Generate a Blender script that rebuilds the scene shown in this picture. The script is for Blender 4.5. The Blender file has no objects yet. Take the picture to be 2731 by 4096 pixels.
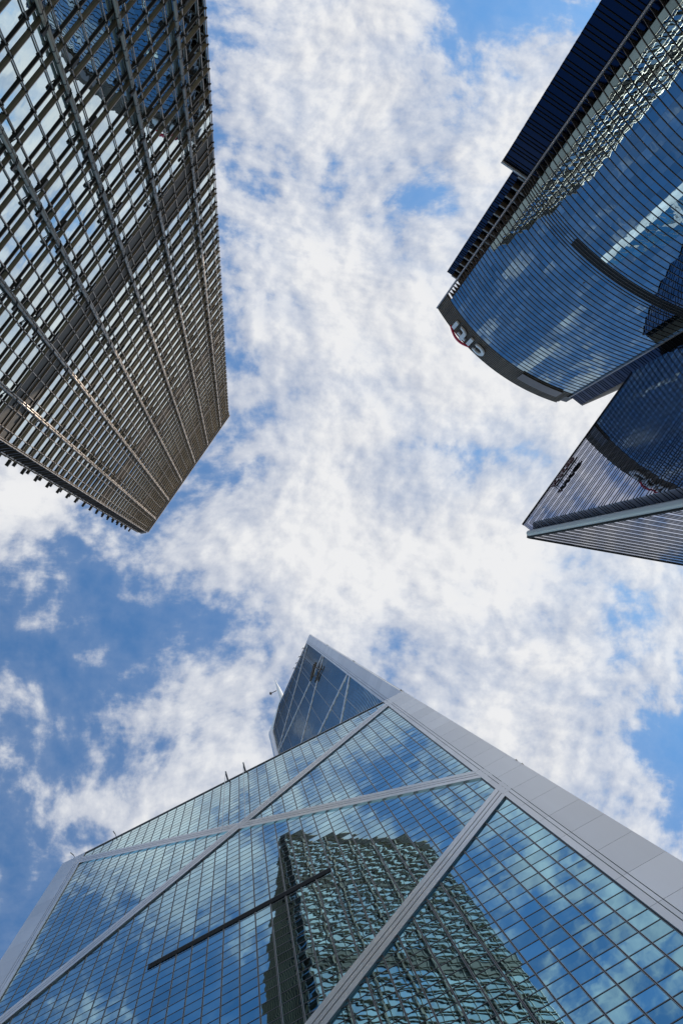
import bpy, math, random
import numpy as np
from mathutils import Matrix, Vector

random.seed(7); rng = np.random.default_rng(11)
SC = bpy.context.scene
RAD = math.radians
Z0 = 1.6                      # eye height; all heights below are measured from the eye and lifted by this

# ------------------------------------------------------------------ camera, sun, sky, exposure
PW, PH, FPX = 2731.0, 4096.0, 3263.5
CX = np.array([0.99221402, 0.0, -0.12454456])     # image right
CYD = np.array([0.01193846, 0.99539512, 0.09511057])  # image down
CF = np.array([0.12397105, -0.09585691, 0.98764499])  # viewing direction, almost straight up
cam = bpy.data.cameras.new('camera'); camo = bpy.data.objects.new('camera', cam)
SC.collection.objects.link(camo)
cam.sensor_fit = 'HORIZONTAL'; cam.sensor_width = 23.5; cam.lens = 23.5*FPX/PW
cam.clip_start = 0.1; cam.clip_end = 20000
M = Matrix.Identity(4)
for i in range(3):
    M[i][0] = CX[i]; M[i][1] = -CYD[i]; M[i][2] = -CF[i]
M[2][3] = Z0
camo.matrix_world = M
SC.camera = camo

SUN_EL = RAD(46.0); SUN_AZ = np.array([0.93, -0.367])
sd = np.array([SUN_AZ[0]*math.cos(SUN_EL), SUN_AZ[1]*math.cos(SUN_EL), math.sin(SUN_EL)])
sl = bpy.data.lights.new('sun', 'SUN'); sl.energy = 4.5; sl.angle = RAD(0.5); sl.color = (1.0, 0.93, 0.84)
so = bpy.data.objects.new('sun', sl); SC.collection.objects.link(so)
so.rotation_euler = Vector(sd).to_track_quat('Z', 'Y').to_euler()
so.location = (0, 0, 500)

SC.view_settings.view_transform = 'Standard'; SC.view_settings.look = 'None'
SC.view_settings.exposure = 0.0; SC.view_settings.gamma = 1.0

# broad cover of the cloud deck, a chart in the plane of the deck (x/z, y/z), 0 clear .. 9 closed; out-of-view cells near the sun added to block sky glow
CLOUDS = '''
4444444444445555555555555778888
4444444444445555666555455678888
4444444444455556788544445578888
4444444444555556888656655578888
4444444444555556898668865578888
4444444444555556688778865578888
4444444444555555466568755578888
4444444444555555676556655578888
4444444444555555788666555578888
4444444444555556788876666688888
4444444444555556787898777788888
4444444444555556777999999988888
4444444444555555887667988888888
4444444444675537887789877788888
4444444444554448899999766788888
4444444444433446788877646655555
1122332211233336676666766655555
2233221111354357776676755555555
3332111112345457766788632244444
3221111223335766666789741244444
2111112332222455555676863344444
1111223321221355555566666544444
1122332211222455555556666544444
2233221111222455555555566544444
3322111112232333344545556444444
2211111223322222222544444444444
1111122332212222222544444444444
1112233221112222222544444444444
1123332111112222222544444444444
2233221111222222222544444444444
3322111112332222222544444444444'''.split()
GX0, GX1, GY0, GY1 = -0.90, 0.90, -0.90, 0.90

def build_world():
    w = bpy.data.worlds.new('World'); SC.world = w; w.use_nodes = True
    nt = w.node_tree; N = nt.nodes; L = nt.links
    N.clear()
    def nd(t, **k):
        n = N.new(t)
        for a, b in k.items(): setattr(n, a, b)
        return n
    def put(sock, v):
        if hasattr(v, 'is_linked') or hasattr(v, 'links'): L.new(v, sock)
        else: sock.default_value = v
    def mth(op, a, b=0.0, c=0.0, clamp=False):
        n = nd('ShaderNodeMath', operation=op, use_clamp=clamp)
        put(n.inputs[0], a); put(n.inputs[1], b); put(n.inputs[2], c); return n.outputs[0]
    def vec(op, a, b):
        n = nd('ShaderNodeVectorMath', operation=op); put(n.inputs[0], a); put(n.inputs[1], b); return n.outputs[0]
    def noise(v, scale, detail, rough=0.55, lac=2.0, dist=0.0):
        n = nd('ShaderNodeTexNoise'); put(n.inputs['Vector'], v)
        n.inputs['Scale'].default_value = scale; n.inputs['Detail'].default_value = detail
        n.inputs['Roughness'].default_value = rough; n.inputs['Lacunarity'].default_value = lac
        n.inputs['Distortion'].default_value = dist
        return n
    def ramp(fac, lo, hi, a=0.0, b=1.0, smooth=True):
        n = nd('ShaderNodeMapRange', interpolation_type='SMOOTHSTEP' if smooth else 'LINEAR')
        put(n.inputs[0], fac); n.inputs[1].default_value = lo; n.inputs[2].default_value = hi
        n.inputs[3].default_value = a; n.inputs[4].default_value = b; return n.outputs[0]
    def mixc(f, a, b):
        n = nd('ShaderNodeMix', data_type='RGBA'); put(n.inputs[0], f)
        put(n.inputs[6], a); put(n.inputs[7], b); return n.outputs[2]
    tc = nd('ShaderNodeTexCoord'); g = tc.outputs['Generated']
    sx = nd('ShaderNodeSeparateXYZ'); L.new(g, sx.inputs[0])
    zc = mth('MAXIMUM', sx.outputs[2], 0.06)
    X = mth('DIVIDE', sx.outputs[0], zc); Y = mth('DIVIDE', sx.outputs[1], zc)
    cb = nd('ShaderNodeCombineXYZ'); L.new(X, cb.inputs[0]); L.new(Y, cb.inputs[1]); cb.inputs[2].default_value = 0.37
    P = cb.outputs[0]
    # gentle swirl of the deck
    wn = noise(P, 2.6, 1.0)
    off = vec('MULTIPLY', vec('SUBTRACT', wn.outputs['Color'], (0.5, 0.5, 0.5)), (0.09, 0.09, 0.0))
    Pw = vec('ADD', P, off)
    sw = nd('ShaderNodeSeparateXYZ'); L.new(Pw, sw.inputs[0])
    # chart lookup: one colour ramp per row, rows blended with hat weights
    ny, nx = len(CLOUDS), len(CLOUDS[0])
    u = mth('DIVIDE', mth('SUBTRACT', sw.outputs[0], GX0), GX1-GX0, clamp=True)
    v = mth('MULTIPLY', mth('DIVIDE', mth('SUBTRACT', sw.outputs[1], GY0), GY1-GY0, clamp=True), ny-1.0)
    total = None
    for j, row in enumerate(CLOUDS):
        r = nd('ShaderNodeValToRGB'); r.color_ramp.interpolation = 'B_SPLINE'
        el = r.color_ramp.elements
        while len(el) < nx: el.new(0.5)
        for i, c in enumerate(row):
            el[i].position = i/(nx-1.0)
        for i, c in enumerate(row):
            q = int(c)/9.0; el[i].color = (q, q, q, 1)
        L.new(u, r.inputs[0])
        hat = mth('SUBTRACT', 1.0, mth('ABSOLUTE', mth('SUBTRACT', v, float(j))), clamp=True)
        t = mth('MULTIPLY', r.outputs[0], hat)
        total = t if total is None else mth('ADD', total, t)
    rot = nd('ShaderNodeMapping'); rot.inputs['Rotation'].default_value = (0, 0, RAD(-38)); rot.inputs['Scale'].default_value = (1.0, 2.6, 1.0)
    L.new(Pw, rot.inputs[0])
    def fbm(p):
        a = noise(p, 6.5, 8.0, 0.56, 2.1, 0.15).outputs[0]
        b = noise(p, 16.0, 7.0, 0.52, 2.2, 0.1).outputs[0]
        c = noise(p, 44.0, 4.0, 0.5, 2.2, 0.0).outputs[0]
        return mth('ADD', mth('ADD', mth('MULTIPLY', mth('SUBTRACT', a, 0.5), 1.3), mth('MULTIPLY', mth('SUBTRACT', b, 0.5), 0.72)), mth('MULTIPLY', mth('SUBTRACT', c, 0.5), 0.34))
    streak = mth('MULTIPLY', mth('SUBTRACT', noise(rot.outputs[0], 5.0, 7.0, 0.6, 2.1, 0.3).outputs[0], 0.5), mth('MULTIPLY', mth('SUBTRACT', 1.0, total), 1.55))
    n0 = fbm(Pw)
    n1 = fbm(vec('ADD', Pw, (float(SUN_AZ[0])*0.012, float(SUN_AZ[1])*0.012, 0.0)))
    dens = mth('ADD', mth('ADD', total, n0), streak)
    cover = ramp(dens, 0.37, 0.64)
    core = ramp(dens, 0.55, 1.0)
    veil = ramp(dens, 0.0, 0.45)
    cover = mth('ADD', mth('ADD', mth('MULTIPLY', cover, 0.66), mth('MULTIPLY', core, 0.20)), mth('ADD', mth('MULTIPLY', veil, 0.10), 0.02))
    thick = ramp(dens, 0.45, 1.0)
    relief = mth('MULTIPLY', mth('SUBTRACT', n0, n1), 0.7)
    soft = noise(Pw, 7.5, 6.0, 0.55).outputs[0]
    br = mth('ADD', mth('ADD', 0.66, mth('MULTIPLY', thick, 0.14)), relief)
    br = mth('ADD', br, mth('MULTIPLY', mth('SUBTRACT', soft, 0.5), 0.62))
    br = mth('MINIMUM', mth('MAXIMUM', br, 0.42), 0.93)
    f = ramp(br, 0.42, 0.86, smooth=False)
    S = 1.0/BG
    ccol = mixc(f, (0.40*S, 0.45*S, 0.57*S, 1), (0.87*S, 0.872*S, 0.88*S, 1))
    sky = nd('ShaderNodeTexSky', sky_type='NISHITA', sun_disc=False)
    sky.sun_elevation = SUN_EL; sky.sun_rotation = math.atan2(SUN_AZ[0], SUN_AZ[1])
    sky.air_density = 1.0; sky.dust_density = 0.6; sky.ozone_density = 2.0
    tint = nd('ShaderNodeMix', data_type='RGBA', blend_type='MULTIPLY'); tint.inputs[0].default_value = 1.0
    L.new(sky.outputs[0], tint.inputs[6]); tint.inputs[7].default_value = SKY_TINT
    col = mixc(cover, tint.outputs[2], ccol)
    bg = nd('ShaderNodeBackground'); L.new(col, bg.inputs[0]); bg.inputs[1].default_value = BG
    out = nd('ShaderNodeOutputWorld'); L.new(bg.outputs[0], out.inputs[0])
BG = 0.10
SKY_TINT = (0.78, 1.42, 1.78, 1)
build_world()

# ------------------------------------------------------------------ materials
def new_mat(name):
    m = bpy.data.materials.new(name); m.use_nodes = True
    nt = m.node_tree; nt.nodes.clear()
    out = nt.nodes.new('ShaderNodeOutputMaterial'); p = nt.nodes.new('ShaderNodeBsdfPrincipled')
    nt.links.new(p.outputs[0], out.inputs[0])
    return m, nt, p

def glass(name, col, wave=0.004, scale=0.9, vary=0.12, rough=0.012, stretch=(1, 1, 1), hue=0.0):
    """reflective coated glazing: tinted mirror, slightly wavy, every pane a touch different"""
    m, nt, p = new_mat(name); N, L = nt.nodes, nt.links
    p.inputs['Metallic'].default_value = 1.0; p.inputs['Roughness'].default_value = rough
    geo = N.new('ShaderNodeNewGeometry')
    oi = N.new('ShaderNodeObjectInfo')
    rnd = N.new('ShaderNodeMath'); rnd.operation = 'ADD'
    L.new(geo.outputs['Random Per Island'], rnd.inputs[0]); L.new(oi.outputs['Random'], rnd.inputs[1])
    fr = N.new('ShaderNodeMath'); fr.operation = 'FRACT'; L.new(rnd.outputs[0], fr.inputs[0])
    mr = N.new('ShaderNodeMapRange'); L.new(fr.outputs[0], mr.inputs[0])
    mr.inputs[3].default_value = 1-vary; mr.inputs[4].default_value = 1+vary*0.6
    mx = N.new('ShaderNodeMix'); mx.data_type = 'RGBA'; mx.blend_type = 'MULTIPLY'; mx.inputs[0].default_value = 1
    mx.inputs[6].default_value = (*col, 1)
    cb = N.new('ShaderNodeCombineXYZ')
    for i in range(3): L.new(mr.outputs[0], cb.inputs[i])
    L.new(cb.outputs[0], mx.inputs[7]); L.new(mx.outputs[2], p.inputs['Base Color'])
    tc = N.new('ShaderNodeTexCoord'); mp = N.new('ShaderNodeMapping'); mp.inputs['Scale'].default_value = stretch
    L.new(tc.outputs['Object'], mp.inputs[0])
    nz = N.new('ShaderNodeTexNoise'); nz.noise_dimensions = '4D'; L.new(mp.outputs[0], nz.inputs['Vector'])
    wm = N.new('ShaderNodeMath'); wm.operation = 'MULTIPLY'; L.new(fr.outputs[0], wm.inputs[0]); wm.inputs[1].default_value = 40
    L.new(wm.outputs[0], nz.inputs['W'])
    nz.inputs['Scale'].default_value = scale; nz.inputs['Detail'].default_value = 1.0
    b = N.new('ShaderNodeBump'); b.inputs['Strength'].default_value = 1.0; b.inputs['Distance'].default_value = wave
    L.new(nz.outputs[0], b.inputs['Height']); L.new(b.outputs[0], p.inputs['Normal'])
    return m

def solid(name, col, metallic=0.0, rough=0.5, grime=0.10, scale=0.35, streak=True, island=0.0):
    m, nt, p = new_mat(name); N, L = nt.nodes, nt.links
    p.inputs['Metallic'].default_value = metallic
    tc = N.new('ShaderNodeTexCoord'); mp = N.new('ShaderNodeMapping')
    mp.inputs['Scale'].default_value = (1, 1, 0.15 if streak else 1); L.new(tc.outputs['Object'], mp.inputs[0])
    nz = N.new('ShaderNodeTexNoise'); nz.inputs['Scale'].default_value = scale; nz.inputs['Detail'].default_value = 6
    L.new(mp.outputs[0], nz.inputs['Vector'])
    mr = N.new('ShaderNodeMapRange'); L.new(nz.outputs[0], mr.inputs[0]); mr.inputs[1].default_value = .3; mr.inputs[2].default_value = .7
    mr.inputs[3].default_value = 1-grime; mr.inputs[4].default_value = 1+grime
    mx = N.new('ShaderNodeMix'); mx.data_type = 'RGBA'; mx.blend_type = 'MULTIPLY'; mx.inputs[0].default_value = 1
    mx.inputs[6].default_value = (*col, 1)
    cb = N.new('ShaderNodeCombineXYZ')
    val = mr.outputs[0]
    if island:
        gi = N.new('ShaderNodeNewGeometry'); m1 = N.new('ShaderNodeMapRange'); L.new(gi.outputs['Random Per Island'], m1.inputs[0])
        m1.inputs[3].default_value = 1-island; m1.inputs[4].default_value = 1+island
        m2 = N.new('ShaderNodeMath'); m2.operation = 'MULTIPLY'; L.new(val, m2.inputs[0]); L.new(m1.outputs[0], m2.inputs[1]); val = m2.outputs[0]
    for i in range(3): L.new(val, cb.inputs[i])
    L.new(cb.outputs[0], mx.inputs[7]); L.new(mx.outputs[2], p.inputs['Base Color'])
    r2 = N.new('ShaderNodeMapRange'); L.new(nz.outputs[0], r2.inputs[0])
    r2.inputs[3].default_value = max(0.02, rough-0.08); r2.inputs[4].default_value = rough+0.08
    L.new(r2.outputs[0], p.inputs['Roughness'])
    return m

MT = dict(
    prism_glass=glass('blue_green_mirror_glass', (0.27, 0.51, 0.60), wave=0.0026, scale=0.85, vary=0.16),
    deep_glass=glass('deep_blue_mirror_glass', (0.30, 0.52, 0.62), wave=0.004, scale=0.8, vary=0.06),
    side_glass=glass('side_glass_dark_reflection', (0.16, 0.21, 0.22), wave=0.005, scale=0.8, vary=0.3),  # reflection of dark surroundings that are not built is put into the tint
    bright_glass=glass('bright_mirror_glass', (0.66, 0.77, 0.79), wave=0.006, scale=0.75, vary=0.08),
    navy_glass=glass('navy_blue_glass', (0.27, 0.40, 0.48), wave=0.0045, scale=0.7, vary=0.20),
    smoke_glass=glass('smoky_violet_glass', (0.36, 0.375, 0.48), wave=0.004, scale=0.7, vary=0.08),
    ink_glass=glass('ink_blue_glass', (0.020, 0.034, 0.070), wave=0.004, scale=0.6, vary=0.15, rough=0.12),
    panel=solid('pale_grey_aluminium_panel', (0.72, 0.70, 0.675), 0.85, 0.33, 0.07, island=0.07),
    seam=solid('dark_joint_sealant', (0.03, 0.03, 0.033), 0.0, 0.7, 0.1),
    slim=solid('dark_grey_glazing_bar', (0.12, 0.11, 0.115), 0.4, 0.4, 0.12),
    slim_light=solid('mill_finish_glazing_bar', (0.36, 0.34, 0.33), 0.7, 0.35, 0.12),
    steel=solid('brushed_stainless_steel', (0.42, 0.34, 0.265), 0.6, 0.30, 0.12),
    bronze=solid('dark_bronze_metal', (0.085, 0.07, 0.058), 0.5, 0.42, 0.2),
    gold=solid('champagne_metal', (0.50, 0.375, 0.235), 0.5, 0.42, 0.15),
    umber=solid('umber_louvre_panel', (0.080, 0.060, 0.038), 0.0, 0.6, 0.25),
    lamp=solid('olive_lamp_housing', (0.045, 0.04, 0.032), 0.4, 0.45, 0.2),
    black=solid('black_metal', (0.006, 0.006, 0.007), 0.0, 0.85, 0.2),
    ledge=solid('brown_grey_ledge_metal', (0.17, 0.145, 0.125), 0.75, 0.4, 0.15),
    crown_line=solid('pale_crown_slat', (0.25, 0.22, 0.185), 0.4, 0.45, 0.2, 0.6),
    crown=solid('weathered_crown_louvre', (0.11, 0.095, 0.08), 0.3, 0.5, 0.3, 0.6),
    coping=solid('light_grey_coping', (0.5, 0.5, 0.5), 0.1, 0.5, 0.08),
    concrete=solid('pale_grey_cladding', (0.40, 0.41, 0.41), 0.1, 0.5, 0.07),
    white=solid('white_painted_steel', (0.80, 0.80, 0.78), 0.0, 0.4, 0.05),
    sign_white=solid('white_sign_face', (0.72, 0.74, 0.76), 0.0, 0.35, 0.04),
    sign_red=solid('red_sign_face', (0.62, 0.03, 0.06), 0.0, 0.35, 0.05),
    sign_dark=solid('dark_red_sign_steel', (0.10, 0.025, 0.025), 0.3, 0.45, 0.15),
    roof=solid('roof_membrane', (0.22, 0.22, 0.21), 0.0, 0.8, 0.15),
    paving=solid('granite_paving', (0.27, 0.255, 0.235), 0.0, 0.7, 0.2, 0.8, False),
)

# ------------------------------------------------------------------ mesh helpers
class MB:
    def __init__(self): self.v = []; self.f = []
    def quad(self, a, b, c, d):
        k = len(self.v); self.v += [a, b, c, d]; self.f.append((k, k+1, k+2, k+3))
    def poly(self, pts):
        k = len(self.v); self.v += list(pts); self.f.append(tuple(range(k, k+len(pts))))
    def hexa(self, p):                       # p: 8 corners, bottom ring then top ring
        k = len(self.v); self.v += list(p)
        for q in ((0,3,2,1),(4,5,6,7),(0,1,5,4),(1,2,6,5),(2,3,7,6),(3,0,4,7)): self.f.append(tuple(k+i for i in q))
    def box(self, F, s0, s1, d0, d1, h0, h1):
        self.hexa([F(s0,d0,h0),F(s1,d0,h0),F(s1,d1,h0),F(s0,d1,h0),F(s0,d0,h1),F(s1,d0,h1),F(s1,d1,h1),F(s0,d1,h1)])
    def bar(self, F, a, b, w, d0, d1):
        """flat bar in a face plane from (s,h) a to b, width w, from depth d0 to d1"""
        a = np.array(a, float); b = np.array(b, float); t = (b-a)/np.linalg.norm(b-a); q = np.array([-t[1], t[0]])*w/2
        c = [a-q, b-q, b+q, a+q]
        self.hexa([F(x[0], d0, x[1]) for x in c] + [F(x[0], d1, x[1]) for x in c])
    def tube(self, a, b, r0, r1=None, n=8, cap=True):
        r1 = r0 if r1 is None else r1
        a = np.array(a, float); b = np.array(b, float); t = b-a; t /= np.linalg.norm(t)
        x = np.cross(t, [0, 0, 1.0]) if abs(t[2]) < .9 else np.cross(t, [1.0, 0, 0]); x /= np.linalg.norm(x); y = np.cross(t, x)
        k = len(self.v)
        for c, r in ((a, r0), (b, r1)):
            for i in range(n):
                g = 2*math.pi*i/n; self.v.append(c+r*(math.cos(g)*x+math.sin(g)*y))
        for i in range(n): j = (i+1) % n; self.f.append((k+i, k+j, k+n+j, k+n+i))
        if cap: self.f.append(tuple(k+i for i in reversed(range(n)))); self.f.append(tuple(k+n+i for i in range(n)))
    def ribbon(self, F, A, B, d0, d1):
        """solid strip between two outlines A, B (lists of (s,h)), depth d0..d1"""
        for i in range(len(A)-1):
            c = [A[i], A[i+1], B[i+1], B[i]]
            self.hexa([F(x[0], d0, x[1]) for x in c] + [F(x[0], d1, x[1]) for x in c])
    def prism(self, pts, h0, h1):
        """vertical prism over a plan outline"""
        k = len(self.v); n = len(pts)
        for h in (h0, h1):
            for q in pts: self.v.append(np.array([q[0], q[1], h+Z0]))
        for i in range(n): j = (i+1) % n; self.f.append((k+i, k+j, k+n+j, k+n+i))
        self.f.append(tuple(k+i for i in reversed(range(n)))); self.f.append(tuple(k+n+i for i in range(n)))
    def build(self, name, mat, parent=None, smooth=False):
        me = bpy.data.meshes.new(name)
        o = bpy.data.objects.new(name, me); SC.collection.objects.link(o)
        V = np.array(self.v, float)
        if parent is not None:
            V = V - np.array(parent.matrix_world.translation if parent.parent is None else parent['base'])
            o.parent = parent; o['base'] = list(parent['base'])
            if parent.type != 'EMPTY': o.parent = parent
        me.from_pydata(V.tolist(), [], self.f); me.materials.append(MT[mat])
        if smooth:
            for p in me.polygons: p.use_smooth = True
        me.update()
        return o

def thing(name, label, cat, loc, group=None):
    o = bpy.data.objects.new(name, None); SC.collection.objects.link(o)
    o.location = loc; o.empty_display_size = 1.0
    o.matrix_world = Matrix.Translation(loc)
    o['label'] = label; o['category'] = cat; o['base'] = list(loc)
    if group: o['group'] = group
    return o

def frame(o2, t2, n2):
    o = np.array([o2[0], o2[1], 0.0]); t = np.array([t2[0], t2[1], 0.0]); t /= np.linalg.norm(t)
    n = np.array([n2[0], n2[1], 0.0]); n /= np.linalg.norm(n)
    def F(s, d, h): return o + t*s + n*d + np.array([0, 0, h+Z0])
    F.o, F.t, F.n = o, t, n
    return F

EYE = np.array([0, 0, Z0])
def project(p):
    q = np.asarray(p)-EYE; z = q@CF
    if z < 0.5: return None
    return np.array([PW/2+FPX*(q@CX)/z, PH/2+FPX*(q@CYD)/z])
def seen_area(quad, n=None):
    c = np.mean(quad, 0)
    if n is not None and (EYE-c)@n <= 0: return 0.0
    pr = [project(x) for x in quad]
    if any(x is None for x in pr): return 0.0
    m = np.mean(pr, 0)
    if not (0 < m[0] < PW and 0 < m[1] < PH): return 0.0
    a = 0
    for i in range(len(pr)):
        j = (i+1) % len(pr); a += pr[i][0]*pr[j][1]-pr[j][0]*pr[i][1]
    return abs(a)/2

def parts_and_rest(name, items, mat, parent, keep=100):
    """items: list of (score, fill) where fill(mb) adds one piece; the largest in the picture become parts, the rest one part"""
    order = sorted(range(len(items)), key=lambda i: -items[i][0])
    first = [i for i in order[:keep] if items[i][0] > 0]; fs = set(first)
    for i in first:
        mb = MB(); items[i][1](mb); mb.build(name, mat, parent)
    rest = [i for i in range(len(items)) if i not in fs]
    if rest:
        mb = MB()
        for i in rest: items[i][1](mb)
        o = mb.build(name, mat, parent); o['kind'] = 'stuff'

def pane(F, s0, s1, h0, h1, d=0.0, tilt=0.0022):
    tx, tz = rng.normal(0, tilt, 2); sc, hc = (s0+s1)/2, (h0+h1)/2
    def D(s, h): return d + tx*(s-sc)+tz*(h-hc)
    return [F(s, D(s, h), h) for s, h in ((s0, h0), (s1, h0), (s1, h1), (s0, h1))]
def pane_item(q, n=None):
    return (seen_area(q, n), lambda mb, q=q: mb.quad(*q))
def box_item(F, s0, s1, d0, d1, h0, h1, n=None):
    q = [F(s0, d1, h0), F(s1, d1, h0), F(s1, d1, h1), F(s0, d1, h1)]
    # long bars: score by a piece in view
    best = 0
    for k in range(12):
        a = s0+(s1-s0)*k/12; b = s0+(s1-s0)*(k+1)/12
        best += seen_area([F(a, d1, h0), F(b, d1, h0), F(b, d1, h1), F(a, d1, h1)], n)
    return (best, lambda mb: mb.box(F, s0, s1, d0, d1, h0, h1))

# ------------------------------------------------------------------ ground
mb = MB(); mb.quad((-3000,-3000,0),(3000,-3000,0),(3000,3000,0),(-3000,3000,0))
g = mb.build('ground', 'paving'); g['kind'] = 'structure'

# ------------------------------------------------------------------ the tower with white X bracing (bottom of the picture)
def prism_tower():
    yaw = 2.69941338; U = np.array([math.cos(yaw), math.sin(yaw)]); Wd = np.array([math.sin(yaw), -math.cos(yaw)])
    R0 = np.array([23.893, 14.702]); S = 52.0; H1, MO, H2 = 118.26, 50.37, 273.4
    def at(a, b): return R0+U*a+Wd*b
    C = at(26, 26)
    T = thing('prism_skyscraper', 'mirror-glass skyscraper with pale grey X bracing and a slanted shard above its shoulder', 'skyscraper', (*C, 0.0))
    FA = frame(R0, U, -Wd)                        # front face, s from right corner
    FB = frame(at(0, S), -Wd, -U)                 # right-hand side face, s from back corner
    dg = (C-R0)/np.linalg.norm(C-R0); LD = np.linalg.norm(C-R0)
    nd_ = np.array([-dg[1], dg[0]])
    if nd_ @ (-R0) < 0: nd_ = -nd_
    FD = frame(R0, dg, nd_)                       # inner slanted-shard face, s from right corner to the centre
    # body behind the glass
    mb = MB(); e = 0.25
    q = [R0+U*e+Wd*e, R0+U*(S-e)+Wd*e, at(S-e, S-e), at(e, S-e)]
    mb.prism(q, -Z0, H1-1.0)
    tri = [at(0.6, 1.2), at(0.6, S-1.2), at(25.4, 26)]
    k = len(mb.v)
    top = [H2-1.5, H2-1.5, 281.0]
    for p_, h in [(x, H1-1.1) for x in tri]+list(zip(tri, top)): mb.v.append(np.array([p_[0], p_[1], h+Z0]))
    mb.f += [(k,k+1,k+4,k+3),(k+1,k+2,k+5,k+4),(k+2,k,k+3,k+5),(k+3,k+4,k+5),(k,k+2,k+1)]
    mb.build('wall', 'roof', T)
    # panes
    cw, ch = 4/3.0, 1.30; HT = 118.99; SX = 26-17*cw
    items = []
    nrow = int(HT/ch)
    nF = FA.n
    for j in range(nrow+1):
        h1 = min(HT-j*ch, H1); h0 = HT-(j+1)*ch
        if h0 < -1.6: break
        for i in range(34):
            s0c, s1c = SX+i*cw, SX+(i+1)*cw
            items.append(pane_item(pane(FA, s0c, s1c, h0, h1), nF))
    # slanted-shard face, clipped under its roofline
    def roofline(s): return H2+s*0.77 if s < 27 else H2+27*0.77-(s-27)*1.28
    nD = FD.n; cols = 24; dw = (LD-3.4)/cols
    for i in range(cols):
        s0 = 3.0+i*dw; s1 = s0+dw; h = H1-6
        while True:
            hh = h+ch
            if hh > roofline(s0)-0.9 or hh > roofline(s1)-0.9:
                ta, tb = roofline(s0)-0.9, roofline(s1)-0.9
                qd = [FD(s0,0,h), FD(s1,0,h), FD(s1,0,max(tb,h)), FD(s0,0,max(ta,h))]
                items.append(pane_item(qd, nD)); break
            items.append(pane_item(pane(FD, s0, s1, h, hh, tilt=0.0015), nD)); h = hh
    nfront = len(items)
    # right-hand side face, only ever seen in the other towers' glass: storey-high panes
    for j in range(int(H2/3.875)):
        for i in range(13):
            items.append((0.0, lambda mb, q=pane(FB, 3+i*46/13, 3+(i+1)*46/13, H2-(j+1)*3.875, H2-j*3.875): mb.quad(*q)))
    parts_and_rest('window_pane', items, 'prism_glass', T)
    # glazing bars
    for i in range(0, 35):
        s = SX+i*cw
        mb = MB(); mb.box(FA, s-0.055, s+0.055, -0.1, 0.03, -Z0, H1); o = mb.build('mullion', 'slim_light', T)
        mb = MB(); mb.box(FA, s-0.022, s+0.022, 0.03, 0.045, -Z0, H1); mb.build('gasket', 'seam', o)
    tit = []
    for j in range(nrow+1):
        h = HT-j*ch
        if h < H1: tit.append(box_item(FA, 3.2, S-3.2, -0.1, 0.018, h-0.032, h+0.032, nF))
    parts_and_rest('transom', tit, 'slim', T, 100)
    for i in range(0, cols+1, 3):
        s = 3.0+i*dw; mb = MB(); mb.box(FD, s-0.05, s+0.05, -0.05, 0.06, H1-4, roofline(s)-0.9); mb.build('mullion', 'slim_light', T)
    dit = []
    h = H1
    while h < H2+20:
        smin = 3.0 if h < H2 else 3.0+(h-H2)/0.77
        smax = LD-0.6 if h < roofline(LD) else 27+(H2+27*0.77-h)/1.28
        if smax-smin > 1: dit.append(box_item(FD, smin, smax, -0.05, 0.05, h-0.045, h+0.045, nD))
        h += ch
    parts_and_rest('transom', dit, 'slim', T, 90)
    # corner columns: wide outer panel, groove, slim inner panel, with joints every storey
    def column(F, s0, sgn, h0, h1, joints=True, d=0.16):
        mb = MB(); a, b, c_, e_ = 0.0, 2.46, 2.83, 3.3
        for x0, x1 in ((a, b), (b+0.05, c_-0.05), (c_, e_)):
            h = h1
            while h > h0:
                lo = max(h-3.875, h0)
                l, r = sorted((s0+sgn*x0, s0+sgn*x1))
                mb.box(F, l, r, -0.12, d, lo+0.025, h); h = lo
        mb2 = MB(); l, r = sorted((s0+sgn*0.02, s0+sgn*3.28)); mb2.box(F, l, r, -0.1, d-0.06, h0, h1-0.03)
        return mb, mb2
    for F, s0, sg, h0, h1 in ((FA, 0, 1, -Z0, H1), (FA, S, -1, -Z0, H1), (FB, S, -1, -Z0, H2), (FB, 0, 1, -Z0, H2)):
        a, b = column(F, s0, sg, h0, h1)
        o = a.build('corner_column', 'panel', T); b.build('joint', 'seam', o)
    # shard column keeps going up on the inner face, following the slanted roof
    mb = MB(); mb2 = MB()
    for x0, x1 in ((0, 2.1), (2.15, 2.5), (2.58, 3.0)):
        h = H1+0.05
        while h < H2-0.1:
            hi = min(h+3.875, H2); mb.box(FD, x0, x1, -0.1, 0.28, h, hi-0.025); h = hi
        mb.hexa([FD(x0,-.1,H2), FD(x1,-.1,H2), FD(x1,.28,H2), FD(x0,.28,H2)]+[FD(x0,-.1,roofline(x0)), FD(x1,-.1,roofline(x1)), FD(x1,.28,roofline(x1)), FD(x0,.28,roofline(x0))])
    mb2.box(FD, 0.02, 2.98, -0.08, 0.22, H1, H2-0.5)
    o = mb.build('corner_column', 'panel', T); mb2.build('joint', 'seam', o)
    mb = MB(); mb.tube((*at(25.2, 25.2), H1-4+Z0), (*at(25.2, 25.2), 284+Z0), 1.15, n=14); mb.build('corner_column', 'panel', T)
    # diagonal braces
    def brace(F, a, b, w=1.70, d=0.14):
        mb = MB(); a = np.array(a, float); b = np.array(b, float); t = (b-a)/np.linalg.norm(b-a); q = np.array([-t[1], t[0]])
        for c0, c1 in ((-w/2, -0.17*w), (-0.12*w, 0.12*w), (0.17*w, w/2)):
            m_ = q*(c0+c1)/2; mb.bar(F, a+m_, b+m_, c1-c0, -0.1, d)
        m2 = MB(); m2.bar(F, a, b, w*0.96, -0.09, d-0.06)
        o = mb.build('brace', 'panel', T); m2.build('joint', 'seam', o)
    lo = 0.6
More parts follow.
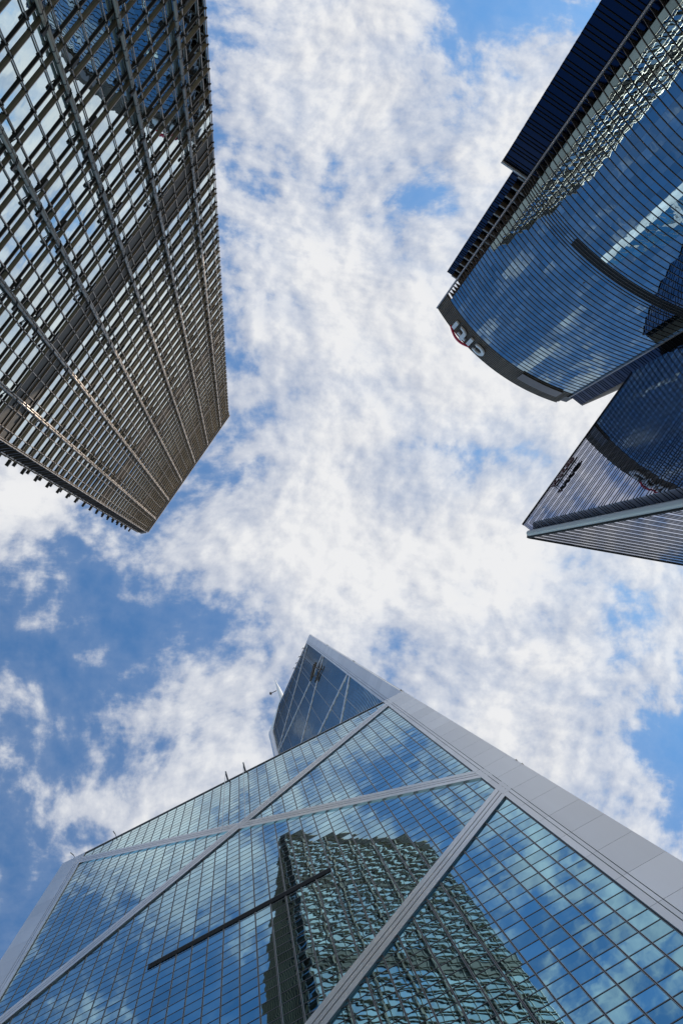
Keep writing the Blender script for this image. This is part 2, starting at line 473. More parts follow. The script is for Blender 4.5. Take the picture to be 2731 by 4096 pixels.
    for k in range(3):
        hb = H1-(k+1)*MO; ht = H1-k*MO
        if hb >= -Z0:
            brace(FA, (S-lo, ht-lo), (lo, hb+lo), d=0.14); brace(FA, (lo, ht-lo), (S-lo, hb+lo), d=0.152)
        else:
            f = (ht+Z0)/MO
            brace(FA, (S-lo, ht-lo), (S*(1-f), -Z0), d=0.14); brace(FA, (lo, ht-lo), (S*f, -Z0), d=0.152)
    # bands of the shard face zig-zag between corner and centre
    nodes = [(0.8, 273.0), (LD-0.6, 247.1), (0.8, 222.4), (LD-0.6, 196.0), (0.8, 170.6), (LD-0.6, 137.0), (0.8, 119.5)]
    for a, b in zip(nodes[:-1], nodes[1:]): brace(FD, a, b, 1.0, 0.12)
    mb = MB(); mb.bar(FD, (8.0, 276.6), (LD-1.0, 277.0), 0.25, -0.02, 0.08); mb.build('brace', 'slim_light', T)
    # side face bracing and belts (seen mirrored in the tower on the right)
    for k in range(5):
        ht = H2-k*MO-3; hb = ht-MO
        brace(FB, (S-lo, ht), (lo, hb), 2.2, 0.14); brace(FB, (lo, ht), (S-lo, hb), 2.2, 0.155)
    sit = [(0.0, (lambda mb, h=H2-j*3.875: mb.box(FB, 3.2, S-3.2, -0.1, 0.06, h-0.1, h+0.1))) for j in range(70)]
    parts_and_rest('transom', sit, 'slim_light', T, 0)
    # edge trim of flat shoulder and of the slanted roofline
    mb = MB(); mb.box(FA, 0.1, S-0.1, -0.6, 0.1, H1, H1+0.22); mb.build('roof_edge', 'slim_light', T)
    mb = MB()
    pts = [(0.0, H2), (27.0, roofline(27)), (LD-0.4, roofline(LD-0.4))]
    for a, b in zip(pts[:-1], pts[1:]): mb.bar(FD, a, b, 0.3, -0.5, 0.14)
    mb.build('roof_edge', 'slim', T)
    mb = MB()       # sunlit upstand behind the ridge
    pa, pb = at(26.4, 26.4), at(17.6, 19.6); pn = np.array([-(pb-pa)[1], (pb-pa)[0]]); pn = pn/np.linalg.norm(pn)*0.5
    mb.hexa([np.array([*q_, z+Z0]) for q_, z in ((pa-pn, 280), (pb-pn, 296), (pb+pn, 296), (pa+pn, 280), (pa-pn, 289), (pb-pn, 309), (pb+pn, 309), (pa+pn, 289))])
    mb.build('roof_parapet', 'white', T)
    # louvred slot across the front
    mb = MB(); mb.box(FA, 18.0, 33.75, -0.05, 0.05, H1-MO-0.58, H1-MO+0.22)
    o = mb.build('vent_slot', 'black', T)
    for i in range(1, 63):
        s = 18.0+i*0.25
        mb = MB(); mb.box(FA, s-0.03, s+0.03, 0.05, 0.07, H1-MO-0.58, H1-MO+0.22); mb.build('louvre', 'black', o)
    # masts
    mb = MB(); bx = at(17.3, 19.3)
    mb.tube((*bx, 284+Z0), (*bx, 338+Z0), 1.15, 0.72, 14); mb.tube((*bx, 338+Z0), (*bx, 354+Z0), 0.6, 0.36, 12); mb.tube((*bx, 354+Z0), (*bx, 368+Z0), 0.3, 0.16, 8)
    o = mb.build('mast', 'white', T, False)
    mb = MB(); mb.tube((*(bx+U*1.0), 333+Z0), (*(bx+U*3.6), 333.4+Z0), 0.16); mb.tube((*(bx+U*3.6), 332.4+Z0), (*(bx+U*3.6), 334.6+Z0), 0.5, 0.5); mb.build('aerial_arm', 'slim', o)
    mb = MB(); b2 = at(14, 26); mb.tube((*b2, 282+Z0), (*b2, 300+Z0), 1.2, 0.9, 14); mb.build('mast', 'white', T)
    # small roof-edge gear
    for s, h, l in ((8.2, H2+5.6, 1.4), (10.6, H2+7.6, 1.2), (12.6, H2+9.4, 1.5), (5.0, H2+3.2, 1.0)):
        mb = MB(); mb.tube(FD(s, -0.2, h), FD(s, 0.5, h+l*0.5), 0.13); mb.tube(FD(s, 0.5, h+l*0.5), FD(s+0.5, 0.6, h+l*0.9), 0.1); mb.build('rail_post', 'slim', T)
    mb = MB(); mb.tube(FD(3.2,-.1,H2+2.6), FD(12.5,-.1,H2+9.6), 0.2); mb.build('cleaning_rail', 'slim', T)
    return FA, FD, H1, at, roofline

FA, FD, BH1, boc_at, roofline = prism_tower()

# davits standing on the flat shoulder, with their ropes
for s, lab in ((25.27, 'small dark davit arm on the shoulder edge nearer the slanted shard'), (23.41+4.6, 'small dark davit arm on the shoulder edge, farther from the slanted shard')):
    T = thing('roof_davit', lab, 'davit', tuple(FA(s, -1.0, BH1+0.3)), 'window-cleaning davits on the shoulder of the braced tower')
    mb = MB(); mb.tube(FA(s, -1.0, BH1+0.2), FA(s, -0.6, BH1+3.0), 0.16); mb.build('post', 'slim', T)
    mb = MB(); mb.tube(FA(s, -0.6, BH1+3.0), FA(s-0.3, 0.9, BH1+2.4), 0.14, 0.1); mb.build('arm', 'slim', T)
    mb = MB(); mb.tube(FA(s-0.3, 0.9, BH1+2.4), FA(s-0.3, 0.75, BH1-26), 0.045, n=6); mb.build('rope', 'white', T)
for s, lean in ((50.3, 1.2), (44.4, 0.6)):
    T = thing('roof_light', ('bent lamp post at the outer left corner of the braced tower shoulder' if s > 47 else 'upright bent lamp post just in from the left corner of the braced tower'), 'lamp post', tuple(FA(s, -0.4, BH1+0.3)), 'lamp posts at the left end of the shoulder')
    mb = MB(); mb.tube(FA(s, -0.4, BH1+0.2), FA(s+lean*0.3, 0.2, BH1+1.3), 0.05); mb.build('post', 'slim_light', T)
    mb = MB(); mb.tube(FA(s+lean*0.3, 0.2, BH1+1.3), FA(s+lean*0.55, 0.7, BH1+1.5), 0.07); mb.build('lamp', 'concrete', T)

# cleaning gondola hanging on the shard face
T = thing('cleaning_gondola', 'dark cleaning gondola hanging in front of the slanted blue shard face', 'gondola', tuple(FD(8.2, 1.2, 213)))
mb = MB(); mb.bar(FD, (6.0, 226.5), (10.2, 223.6), 1.8, 0.5, 0.95)
mb.bar(FD, (6.2, 227.0), (10.0, 224.4), 0.3, 0.95, 1.1); mb.build('basket', 'umber', T)
mb = MB(); mb.bar(FD, (5.2, 214.6), (9.4, 215.8), 0.6, 0.2, 0.45); mb.build('guide_frame', 'umber', T)
mb = MB()
for s in (6.8, 9.0): mb.tube(FD(s, 0.7, 225.3), FD(s-0.6, 0.35, 215.2), 0.14)
mb.build('strut', 'umber', T)
mb = MB()
for s in (6.4, 9.8): mb.tube(FD(s, 0.8, 226), FD(s, 0.5, roofline(s)+0.5), 0.05, n=6)
mb.build('cable', 'slim', T)

# ------------------------------------------------------------------ steel-framed grid tower (upper left)
def grid_tower():
    H = 270.0
    T1 = np.array([-4.082, -58.147]); T2 = np.array([-29.694, -19.068]); T3 = np.array([-31.72, -18.73])
    e = (T2-T1); W_ = np.linalg.norm(e); e /= W_; n = np.array([e[1], -e[0]])
    if n @ (-T1) < 0: n = -n
    U = W_/19.0
    cen = (T1+T2)/2 - n*23
    T = thing('grid_skyscraper', 'tall square tower wrapped in steel pipes and paired sunshade fins over mirror glass', 'skyscraper', (*cen, 0.0))
    FM = frame(T1, e, n)
    cr = T1-e*1.4-n*1.6                       # right chamfer
    FR = frame(cr, -n, -e)                    # right-hand side face, hidden from here, mirrored elsewhere
    ch_d = (T3-T2)/np.linalg.norm(T3-T2); ch_n = np.array([-ch_d[1], ch_d[0]])
    if ch_n @ (-T2) < 0: ch_n = -ch_n
    FC = frame(T2, ch_d, ch_n); LC = np.linalg.norm(T3-T2)
    FL = frame(T3, -n, e)                     # left side face
    mb = MB(); e_ = 0.3
    q = [T1-n*e_, T2-n*e_-e*0.1, T3-ch_n*e_, T3-n*45, cr-n*45+e*e_, cr+e*e_-n*.3]
    mb.prism(q, -Z0, H-0.4); mb.build('wall', 'roof', T)
    FH = 4.13; hA0 = 77.5                      # fin A at hA0+k*FH, fin B 1.38 above
    ks = range(-19, 46)
    mech = [(99.2, 107.6), (176.0, 184.4), (226, 230.2)]
    def is_mech(h): return any(a <= h <= b for a, b in mech)
    cols = [0.0, 0.5, 1.5, 2.0]+[x+3*k for k in range(5) for x in (2.5, 3.5, 4.5, 5.0)]+[17.5, 18.5, 19.0]
    thick = [2.0+3*k for k in range(6)]
    nM = FM.n; TOP = H-5.2
    gl, fa, side, dark = [], [], [], []
    for k in ks:
        a = hA0+k*FH
        if a < 0 or a > TOP: continue
        b = a+1.38; c = min(a+FH, TOP)
        for i in range(len(cols)-1):
            s0, s1 = cols[i]*U, cols[i+1]*U
            if is_mech(b+1): dark.append(pane_item(pane(FM, s0, s1, b, c, 0.02, 0), nM))
            else: gl.append(pane_item(pane(FM, s0, s1, b, c, 0.0, 0.0030), nM))
            if is_mech(a+0.3): dark.append(pane_item(pane(FM, s0, s1, a, b, 0.02, 0), nM))
            else: gl.append(pane_item(pane(FM, s0, s1, a, b, 0.0, 0.0030), nM))
        fa.append((a, b))
    # chamfer, left and right side glass
    for F, L_, m in ((FC, LC, 1), (FR, 46.0, 18), (FL, 44.0, 12)):
        for a, b in fa:
            for i in range(m):
                for h0, h1 in ((b, a+FH), (a, b)):
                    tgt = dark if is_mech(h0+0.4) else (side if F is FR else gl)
                    q = pane(F, i*L_/m, (i+1)*L_/m, h0, min(h1, TOP), 0.0, 0.002)
                    tgt.append((seen_area(q, F.n) if F is FC else 0.0, lambda mb, q=q: mb.quad(*q)))
    parts_and_rest('window_pane', gl, 'bright_glass', T)
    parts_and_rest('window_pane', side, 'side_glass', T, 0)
    parts_and_rest('louvre_panel', dark, 'umber', T, 60)
    # sunshade fins: lower pair member dark, upper member champagne with a bright lip
    A_, B_, L1, L2 = [], [], [], []
    def seg(F, L_, h, d0, d1, t0, t1, lst, vis=True):
        lst.append(box_item(F, 0.0, L_, d0, d1, h+t0, h+t1, F.n if vis else None) if vis else (0.0, lambda mb: mb.box(F, 0.0, L_, d0, d1, h+t0, h+t1)))
    for a, b in fa:
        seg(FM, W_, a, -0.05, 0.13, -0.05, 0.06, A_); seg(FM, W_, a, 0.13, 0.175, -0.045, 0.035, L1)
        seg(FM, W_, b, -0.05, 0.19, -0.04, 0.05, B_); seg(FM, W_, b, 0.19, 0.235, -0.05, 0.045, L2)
        seg(FC, LC, a, -0.05, 0.35, -0.10, 0.12, A_); seg(FC, LC, b, -0.05, 0.40, -0.05, 0.1, A_)
        for F, L_ in ((FR, 46.0), (FL, 44.0)):
            seg(F, L_, a, -0.05, 0.45, -0.1, 0.12, A_, False); seg(F, L_, b, -0.05, 0.55, -0.05, 0.1, B_, False)
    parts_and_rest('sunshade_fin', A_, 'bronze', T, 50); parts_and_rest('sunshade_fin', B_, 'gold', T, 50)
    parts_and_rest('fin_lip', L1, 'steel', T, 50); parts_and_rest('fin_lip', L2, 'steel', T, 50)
    # slim mullions: a half-round rod standing off the glass with clips at every fin
    clips, collars = [], []
    def mull(F, s, r=0.065, off=0.13, top=H-2.2):
        mb = MB(); mb.tube(F(s, off, -Z0), F(s, off, top), r, n=8)
        o = mb.build('mullion', 'steel', T)
        for a, b in fa:
            for h in (a, b): clips.append(box_item(F, s-0.11, s+0.11, off-0.02, off+0.12, h-0.08, h+0.08, F.n))
    for x in cols:
        if x not in thick: mull(FM, x*U)
    mull(FC, LC, 0.09, 0.3); mull(FC, 0.06, 0.09, 0.3)
    # main pipes: a pair of tubes with collars
    def pipe(F, s):
        mb = MB(); mb.tube(F(s-0.17, 0.30, -Z0), F(s-0.17, 0.30, H-3.4), 0.145, n=12); mb.tube(F(s+0.13, 0.42, -Z0), F(s+0.13, 0.42, H-3.4), 0.145, n=12)
        o = mb.build('pipe_column', 'steel', T, True)
        for a, b in fa:
            for h in (a+0.2, b+0.2):
                for x_, d_ in ((s-0.17, 0.30), (s+0.13, 0.42)):
                    q = [F(x_-.2, d_, h), F(x_+.2, d_, h), F(x_+.2, d_, h+.15), F(x_-.2, d_, h+.15)]
                    collars.append((seen_area(q), lambda mb, x_=x_, d_=d_, h=h: mb.tube(F(x_, d_, h), F(x_, d_, h+0.12), 0.18, n=10)))
    for x in thick: pipe(FM, x*U)
    parts_and_rest('clip', clips, 'bronze', T, 100); parts_and_rest('collar', collars, 'bronze', T, 100)
    # outrigger lamps on the pipes
    lamps = []
    def lamp(F, s, h, sg, big=True):
        def fill(mb):
            l = 1.0 if big else 0.5
            x0 = s+sg*0.25
            mb.tube(F(s, 0.75, h), F(x0+sg*0.5, 1.0, h+0.05), 0.06, n=6)
            mb.tube(F(s, 0.75, h+0.35), F(x0+sg*0.5, 1.0, h+0.3), 0.05, n=6)
            a, b = sorted((x0+sg*0.35, x0+sg*(0.35+l)))
            mb.box(F, a, b, 0.80, 1.02, h-0.05, h+0.34)
        q = [F(s, 1, h-0.2), F(s+sg*1.5, 1, h-0.2), F(s+sg*1.5, 1, h+0.3), F(s, 1, h+0.3)]
        return (seen_area(q), fill)
    for x in thick:
        for i, k in enumerate(range(-18, 45, 2)):
            h = hA0+k*FH+2.6
            if 5 < h < H-9: lamps += [lamp(FM, x*U, h, -1, True), lamp(FM, x*U, h+FH*0.62, 1, False)]
    for k in range(-18, 45, 2):
        h = hA0+k*FH+2.6
        if 5 < h < H-9:
            for d, sc in ((0.9, 1), (2.6, 0)):
                def fill(mb, h=h, d=d, sc=sc):
                    mb.tube(FL(d, 0.1, h), FL(d, 0.75, h), 0.07, n=6); mb.box(FL, d-0.18, d+0.28, 0.6, 1.65 if sc else 1.35, h-0.16, h+0.2)
                lamps.append((30.0 if sc else 20, fill))
    parts_and_rest('floodlight', lamps, 'lamp', T, 100)
    # parapet
    mb = MB(); mb.box(FM, 0.0, W_, -0.3, 0.42, TOP, H-0.5); mb.box(FC, 0.12, LC, -0.3, 0.32, TOP, H-0.5)
    mb.box(FR, 0.5, 46, -0.3, 0.3, TOP, H-0.5); mb.box(FL, 0.5, 44, -0.3, 0.3, TOP, H-0.5); o = mb.build('parapet', 'umber', T)
    mb = MB(); mb.box(FM, -0.2, W_+0.1, -0.5, 0.55, H-0.5, H); mb.box(FC, 0.15, LC, -0.5, 0.45, H-0.52, H-0.02); mb.build('coping', 'gold', o)
    for i in range(1, 10):
        mb = MB(); mb.box(FM, 0.2, W_-0.2, 0.42, 0.47, TOP+i*0.46-0.05, TOP+i*0.46+0.05); mb.build('louvre', 'bronze', o)
    return T
grid_tower()

# ------------------------------------------------------------------ bowed blue glass tower (upper right)
CT = np.array([0.845, 0.535]); CT /= np.linalg.norm(CT); CN = np.array([-CT[1], CT[0]])
CC = np.array([98.80, -103.35]); CRr = 55.3
def cyl(th, d, h):
    g_ = RAD(th); r = CRr+d; p = CC+r*(math.sin(g_)*CT+math.cos(g_)*CN)
    return np.array([p[0], p[1], h+Z0])
def FCY(s, d, h):                                # s: degrees along the bow
    return cyl(s, d, h)
FIN2 = cyl(-26.5, 0, 0)[:2]
FW = frame(np.array([51.41, -74.88]), CT, CN)    # straight frame along the chord, s from the left end

def bow_tower():
    H = 205.3; TL, TR, TF = -24.7, 17.0, -26.5
    T = thing('bowed_skyscraper', 'skyscraper with a bowed deep-blue glass front ruled by thin brown ledges and a louvred crown', 'skyscraper', (*(CC+CN*38), 0.0))
    L_ = cyl(TL, -0.3, 0)[:2]; R_ = cyl(TR, -0.3, 0)[:2]
    arc = [cyl(t, -0.3, 0)[:2] for t in np.linspace(TL, TR, 24)]
    mb = MB(); mb.prism(arc+[R_-CN*22+CT*-1.0, L_-CN*20+CT*9.0], -Z0, H); mb.build('wall', 'black', T)
    P = 1.945; nst = 27; dt = (TR-TL)/nst
    rows = []; h = -1.0
    while h < 195.4: rows.append(h); h += P
    belt = [135.72, 137.67, 139.61]
    items = []
    bands = {}
    for h in rows:
        for i in range(nst):
            t0, t1 = TL+i*dt, TL+(i+1)*dt
            tm = (t0+t1)/2; nn = np.array([*(math.sin(RAD(tm))*CT+math.cos(RAD(tm))*CN), 0])
            tz = rng.normal(0, 0.0022); tx = rng.normal(0, 0.0012)
            hc = h+P/2
            q = [cyl(t0, tz*(h-hc)+tx, h), cyl(t1, tz*(h-hc)-tx, h), cyl(t1, -tz*(h-hc)-tx, h+P), cyl(t0, -tz*(h-hc)+tx, h+P)]
            items.append((seen_area(q, nn), lambda mb, q=q: mb.quad(*q)))
    parts_and_rest('window_pane', items, 'navy_glass', T)
    # ledges that run on past the glass to the free-standing edge fin
    led = []
    ts = np.linspace(TL, TR, 30)
    def ledge(h, th=0.11, d=0.09, tail=True):
        def fill(mb):
            for a, b in zip(ts[:-1], ts[1:]):
                c = [(a, -0.1), (b, -0.1), (b, d), (a, d)]
                mb.hexa([cyl(x, y, h-th/2) for x, y in c]+[cyl(x, y, h+th/2) for x, y in c])
            if tail:
                c = [(TF, -0.05), (TL, -1.1), (TL, d), (TF, d-0.02)]
                mb.hexa([cyl(x, y, h-th/2) for x, y in c]+[cyl(x, y, h+th/2) for x, y in c])
        sc = 0
        for a, b in zip(ts[:-1], ts[1:]): sc += seen_area([cyl(a, d, h-th), cyl(b, d, h-th), cyl(b, d, h+th), cyl(a, d, h+th)])
        return (sc, fill)
    for h in rows[1:]: led.append(ledge(h))
    for h in belt: led.append(ledge(h+0.4, 0.11, 0.10))
    parts_and_rest('ledge', led, 'ledge', T, 100)
    for i in range(1, nst):
        t = TL+i*dt; w = 0.014; mb = MB(); c = [(t-w, -0.05), (t+w, -0.05), (t+w, 0.012), (t-w, 0.012)]
        mb.hexa([cyl(x, y, -Z0) for x, y in c]+[cyl(x, y, 195.6) for x, y in c]); mb.build('glazing_joint', 'slim', T)
    # dark plant-room belt
    for z0, z1 in ((136.2, 137.0), (137.15, 137.95), (138.1, 138.95)):
        mb = MB()
        for a, b in zip(np.linspace(-12.0, 16.9, 20)[:-1], np.linspace(-12.0, 16.9, 20)[1:]): mb.quad(cyl(a, 0.06, z0), cyl(b, 0.06, z0), cyl(b, 0.06, z1), cyl(a, 0.06, z1))
        mb.build('louvre_belt', 'black', T)
    # crown
    mb = MB(); tc_ = np.linspace(TF, 16.4, 30)
    for a, b in zip(tc_[:-1], tc_[1:]):
        c = [(a, -0.4), (b, -0.4), (b, 0.02), (a, 0.02)]
        mb.hexa([cyl(x, y, 195.6) for x, y in c]+[cyl(x, y, H) for x, y in c])
    o = mb.build('crown', 'crown', T)
    for k in range(10):
        h = 196.1+k*1.0; mb = MB()
        for a, b in zip(tc_[:-1], tc_[1:]):
            c = [(a, -0.2), (b, -0.2), (b, 0.2), (a, 0.2)]
            mb.hexa([cyl(x, y, h-0.1) for x, y in c]+[cyl(x, y, h+0.1) for x, y in c])
        mb.build('louvre', 'crown_line', o)
    mb = MB()
    for a, b in zip(np.linspace(2.5, 14.3, 9)[:-1], np.linspace(2.5, 14.3, 9)[1:]):
        c = [(a, 0.1), (b, 0.1), (b, 0.5), (a, 0.5)]
        mb.hexa([cyl(x, y, 196.0) for x, y in c]+[cyl(x, y, 200.6) for x, y in c])
    mb.build('gantry_cover', 'ledge', T)
    mb = MB(); c = [(16.2, -3), (18.2, -3), (18.2, 0.15), (16.2, 0.15)]
    mb.hexa([cyl(x, y, 198.6) for x, y in c]+[cyl(x, y, 202.8) for x, y in c]); mb.build('roof_block', 'crown', T)
    # edge fins
    for t, hh, w in ((TF, H, 0.17), (TR+0.06, 198.2, 0.12)):
        mb = MB(); c = [(t-w, -0.05), (t+w, -0.05), (t+w, 0.42), (t-w, 0.42)]
        mb.hexa([cyl(x, y, -Z0) for x, y in c]+[cyl(x, y, hh) for x, y in c]); mb.build('edge_fin', 'slim_light', T)
    # side wings
    def wing(s0, s1, d, H_, depth, name='wing', lines=True, coping=True):
        mb = MB(); mb.box(FW, s0, s1, d-depth, d, -Z0, H_); o = mb.build(name, 'ink_glass', T)
        h = H_; it = []
        while h > 4:
            for dh in (0.0, 1.0, 2.05):
                it.append((h, lambda mb, z=h-dh: (mb.box(FW, s0, s1, d, d+0.10, z-0.06, z+0.06), mb.box(FW, s0-0.10, s0, d-depth, d+0.1, z-0.06, z+0.06))))
            h -= 3.9
        parts_and_rest('glazing_bar', it, 'black', o, 60)
        if coping:
            mb = MB(); mb.box(FW, s0-0.15, s1, d-depth, d+0.45, H_, H_+0.5); mb.build('coping', 'coping', o)
    wing(-5.58, 1.5, -2.32, 140.0, 9.0)
    wing(-2.9, 9.0, -7.26, 200.0, 9.0, coping=False)
    h = 198.5
    while h > 138:
        mb = MB(); mb.box(FW, -1.35, 6.0, -7.2, -6.3, h-0.3, h+0.05); o = mb.build('balcony_slab', 'umber', T)
        mb = MB(); mb.box(FW, -1.5, 6.0, -6.29, -6.15, h-0.3, h+0.15); mb.build('slab_edge', 'concrete', o); h -= 3.9
    w1, w2, w3 = np.array([84.36, -50.05]), np.array([87.30, -47.86]), np.array([98.5, -52.89])
    mb = MB(); mb.prism([w1, w2, w3, w3-CN*14, w1-CN*14], -Z0, 198.0); o = mb.build('wing', 'ink_glass', T)
    F1 = frame(w1, w2-w1, np.array([-(w2-w1)[1], (w2-w1)[0]])); l1 = np.linalg.norm(w2-w1)
    nn = np.array([-(w3-w2)[1], (w3-w2)[0]]); F2 = frame(w2, w3-w2, nn); l2 = np.linalg.norm(w3-w2)
    h = 198.0; it = []; i2 = []
    while h > 4:
        for dh in (0.0, 1.0, 2.05): it.append((h, lambda mb, z=h-dh: mb.box(F1, 0, l1, 0, 0.07, z-0.06, z+0.06)))
        i2.append((h, lambda mb, z=h: mb.box(F2, 0, l2, 0.0, 0.35, z-0.25, z))); h -= 3.9
    parts_and_rest('glazing_bar', it, 'black', o, 60); parts_and_rest('ledge', i2, 'concrete', o, 60)
bow_tower()

# lettering on the crown of the bowed tower: "citi" with its red arc
def deg(m): return math.degrees(m/(CRr+0.8))
T = thing('wall_sign', 'white "citi" lettering under a red arc on the louvred crown of the bowed blue tower', 'sign', tuple(cyl(-14, 0.4, 198.2)))
def letter_ring(cx, cz, ro, zo, ri, zi, a0, a1, n=26):
    A = []; B = []
    for i in range(n+1):
        g_ = RAD(a0+(a1-a0)*i/n)
        A.append((cx-deg(ro*math.cos(g_)), cz+zo*math.sin(g_))); B.append((cx-deg(ri*math.cos(g_)), cz+zi*math.sin(g_)))
    return A, B
D0, D1 = 0.5, 0.95
A, B = letter_ring(-10.4, 200.55, 2.05, 2.3, 1.15, 1.35, 46, 314)
mb = MB(); mb.ribbon(FCY, A, B, D0, D1); o = mb.build('letter', 'sign_white', T); o['label'] = 'white letter c'
for c_ in (-13.37, -19.2):
    w = deg(0.5)
    mb = MB(); mb.hexa([cyl(c_+a*w, d, h) for h in (198.25, 202.75) for a, d in ((1, D0), (-1, D0), (-1, D1), (1, D1))]); o = mb.build('letter', 'sign_white', T); o['label'] = 'white letter i without a dot'
c_ = -15.75; w = deg(0.5); mb = MB()
mb.hexa([cyl(c_+a*w, d, h) for h in (199.9, 204.0) for a, d in ((1, D0), (-1, D0), (-1, D1), (1, D1))])
mb.hexa([cyl(x, d, h) for h in (201.9, 202.75) for x, d in ((c_+deg(1.15), D0+.003), (c_-deg(1.7), D0+.003), (c_-deg(1.7), D1-.003), (c_+deg(1.15), D1-.003))])
A, B = [], []
for i in range(13):
    g_ = RAD(180+(295-180)*i/12); A.append((c_-deg(-0.5+1.75+1.75*math.cos(g_)), 199.95+1.72*math.sin(g_))); B.append((c_-deg(-0.5+1.75+0.75*math.cos(g_)), 199.95+0.78*math.sin(g_)))
mb.ribbon(FCY, A, B, D0, D1); o = mb.build('letter', 'sign_white', T); o['label'] = 'white letter t'
A, B = [], []
for i in range(25):
    f = i/24; t = -12.55+(-20.25+12.55)*f; z = 203.2+2.75*math.sin(math.pi*f); th = 0.12+0.62*math.sin(math.pi*f)**0.6
    A.append((t, z)); B.append((t, z-th))
mb = MB(); mb.ribbon(FCY, A, B, D0, D1); o = mb.build('arc', 'sign_red', T); o['label'] = 'red arc over the letters'
for t in (-9.5, -13.37, -15.75, -19.2):
    mb = MB(); mb.tube(cyl(t, 0.0, 200.9), cyl(t, 0.55, 200.9), 0.12); mb.build('bracket', 'black', T)

# ------------------------------------------------------------------ smoky triangular-cornered tower (right)
IA = np.array([57.35, -13.47]); IB = np.array([82.0, -46.03])
ie = (IB-IA)/np.linalg.norm(IB-IA); IN = np.array([ie[1], -ie[0]])
if IN @ (-IA) < 0: IN = -IN
FI = frame(IA, ie, IN)
def wedge_tower():
    H = 160.0; L1 = np.linalg.norm(IB-IA)
    rd = np.array([math.cos(RAD(36.9)), math.sin(RAD(36.9))]); rn = np.array([-rd[1], rd[0]])
    IR = np.array([58.45, -10.72]); re = np.array([0.9869, 0.1613]); rn2 = np.array([-0.1613, 0.9869]); L2 = 42.0
    T = thing('wedge_skyscraper', 'smoky glass tower with horizontal line pattern and a sharp corner holding a grey rounded column', 'skyscraper', (*(IA+(IB-IA)/2+np.array([14, 6.0])), 0.0))
    FT = frame(IA, rd, rn); FR = frame(IR, re, rn2); LT = 2.3
    mb = MB()
    i0 = IA-IN*0.25+ie*0.2; 
    q = [i0, IB-IN*0.25, IB-IN*0.25+np.array([20, -2]), IR+re*L2-rn2*0.25+np.array([2,-6]), IR+re*L2-rn2*0.25, IR+re*0.3-rn2*0.25, IA+rd*(LT+0.5)-rn*0.2]
    mb.prism(q, -Z0, H-0.3); mb.build('wall', 'black', T)
    P = 3.92; lines = []; h = H
    while h > 3:
        for dh in (0.0, 1.05, 2.05): lines.append(h-dh)
        h -= P
    hb = lines+[-Z0]
    items = []
    n1 = int(L1/1.64)
    for j in range(len(hb)-1):
        h1, h0 = hb[j], hb[j+1]
        for i in range(n1):
            q = pane(FI, i*L1/n1, (i+1)*L1/n1, h0, h1, 0, 0.0016); items.append(pane_item(q, FI.n))
        q = pane(FT, 0, LT, h0, h1, 0, 0.001); items.append(pane_item(q, FT.n))
        n2 = 25
        for i in range(n2):
            q = pane(FR, i*L2/n2, (i+1)*L2/n2, h0, h1, 0, 0.0016); items.append(pane_item(q, FR.n))
    parts_and_rest('window_pane', items, 'smoke_glass', T)
    ti = []
    for h in lines:
        ti.append(box_item(FI, -0.05, L1, -0.05, 0.045, h-0.06, h+0.06, FI.n))
        ti.append((0.0, lambda mb, h=h: mb.box(FT, 0.05, LT, -0.05, 0.04, h-0.06, h+0.06)))
    parts_and_rest('transom', ti, 'black', T, 50)
    ti = [box_item(FR, 0.0, L2, -0.05, 0.05, h-0.08, h+0.08, FR.n) for h in lines]
    parts_and_rest('transom', ti, 'black', T, 50)
    for i in range(1, n1):
        mb = MB(); mb.box(FI, i*L1/n1-0.018, i*L1/n1+0.018, -0.02, 0.012, -Z0, H); mb.build('glazing_joint', 'slim', T)
    mb = MB(); mb.box(FI, -0.1, L1, -0.3, 0.16, H, H+0.15); mb.box(FR, 0, L2, -0.3, 0.16, H, H+0.15); mb.build('roof_edge', 'black', T)
    # rounded corner column standing in the notch
    a = np.array([58.02, -11.52]); b = np.array([60.6, -12.2]); r = 0.56
    t = (b-a)/np.linalg.norm(b-a); pn = np.array([-t[1], t[0]])
    pts = [a+r*(math.cos(g_)*(-t)+math.sin(g_)*pn) for g_ in np.linspace(-math.pi/2, math.pi/2, 15)]
    pts = pts+[b+pn*r, b-pn*r]
    mb = MB(); h = 158.4
    while h > 0:
        mb.prism(pts, max(h-7.84, -Z0), h-0.02); h -= 7.84
    mb.build('corner_column', 'concrete', T)
    mb = MB(); mb.box(FR, -0.35, 0.0, -0.6, 0.10, -Z0, H); mb.build('corner_trim', 'black', T)
wedge_tower()

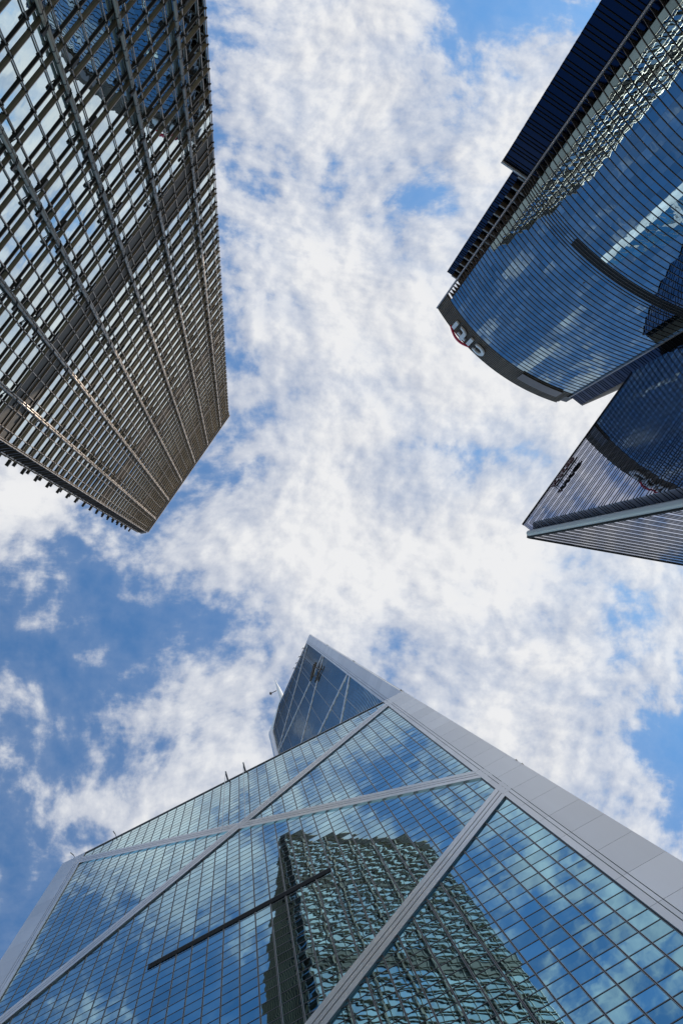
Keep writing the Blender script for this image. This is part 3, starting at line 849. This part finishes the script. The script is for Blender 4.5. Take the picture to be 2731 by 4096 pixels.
# rooftop lettering and round emblem on the wedge tower
T = thing('roof_sign', 'dark red letters and round emblem on the roof edge of the smoky glass tower', 'sign', tuple(FI(11.5, 1.2, 152)))
D0, D1 = 0.75, 1.05
def ring(cx, cz, ro, ri, a0=0, a1=360, n=28, sx=1.0):
    A = [(cx+sx*ro*math.cos(RAD(a0+(a1-a0)*i/n)), cz+ro*math.sin(RAD(a0+(a1-a0)*i/n))) for i in range(n+1)]
    B = [(cx+sx*ri*math.cos(RAD(a0+(a1-a0)*i/n)), cz+ri*math.sin(RAD(a0+(a1-a0)*i/n))) for i in range(n+1)]
    return A, B
ez, ex = 154.55, 14.55
mb = MB(); A, B = ring(ex, ez, 1.2, 1.0); mb.ribbon(FI, A, B, D0, D1)
for s0, s1, z0, z1 in ((-0.62, -0.08, 0.36, 0.62), (0.08, 0.62, 0.36, 0.62), (-0.34, -0.08, -0.36, 0.36), (0.08, 0.34, -0.36, 0.36), (-0.62, -0.08, -0.62, -0.36), (0.08, 0.62, -0.62, -0.36)):
    mb.box(FI, ex+s0, ex+s1, D0, D1, ez+z0, ez+z1)
o = mb.build('emblem', 'sign_dark', T); o['label'] = 'round dark red emblem'
zb, zt = 153.3, 155.5; w = 0.26
def bars(lst, lab):
    mb = MB()
    for k, it in enumerate(lst):
        if it[0] == 'b': mb.box(FI, it[1], it[2], D0+0.002*k, D1+0.002*k, it[3], it[4])
        else: A, B = ring(*it[1:]); mb.ribbon(FI, A, B, D0, D1)
    o = mb.build('letter', 'sign_dark', T); o['label'] = lab
bars([('b', 8.35, 8.62, zb, zt)], 'dark red letter I')
hc = (zb+zt)/2
bars([('r', 9.62, hc, 1.1, 0.8, 50, 310, 20, 0.62)], 'dark red letter C')
bars([('b', 10.62, 10.88, zb, zt), ('r', 10.88, hc+0.5, 0.6, 0.34, -90, 90, 12, 0.95), ('r', 10.88, hc-0.5, 0.6, 0.34, -90, 90, 12, 1.05)], 'dark red letter B')
bars([('r', 12.55, hc, 1.1, 0.8, 50, 310, 20, 0.62)], 'dark red letter C')
for s in np.arange(8.6, 15.8, 1.5):
    for z in (153.1, 154.47):
        mb = MB(); mb.tube(FI(s, 0.05, z), FI(s, D0+0.05, z), 0.07, n=6); mb.build('bracket', 'black', T)
for z in (153.1, 154.47):
    mb = MB(); mb.box(FI, 8.3, 15.7, 0.55, 0.68, z-.06, z+.06); mb.build('support_rail', 'black', T)
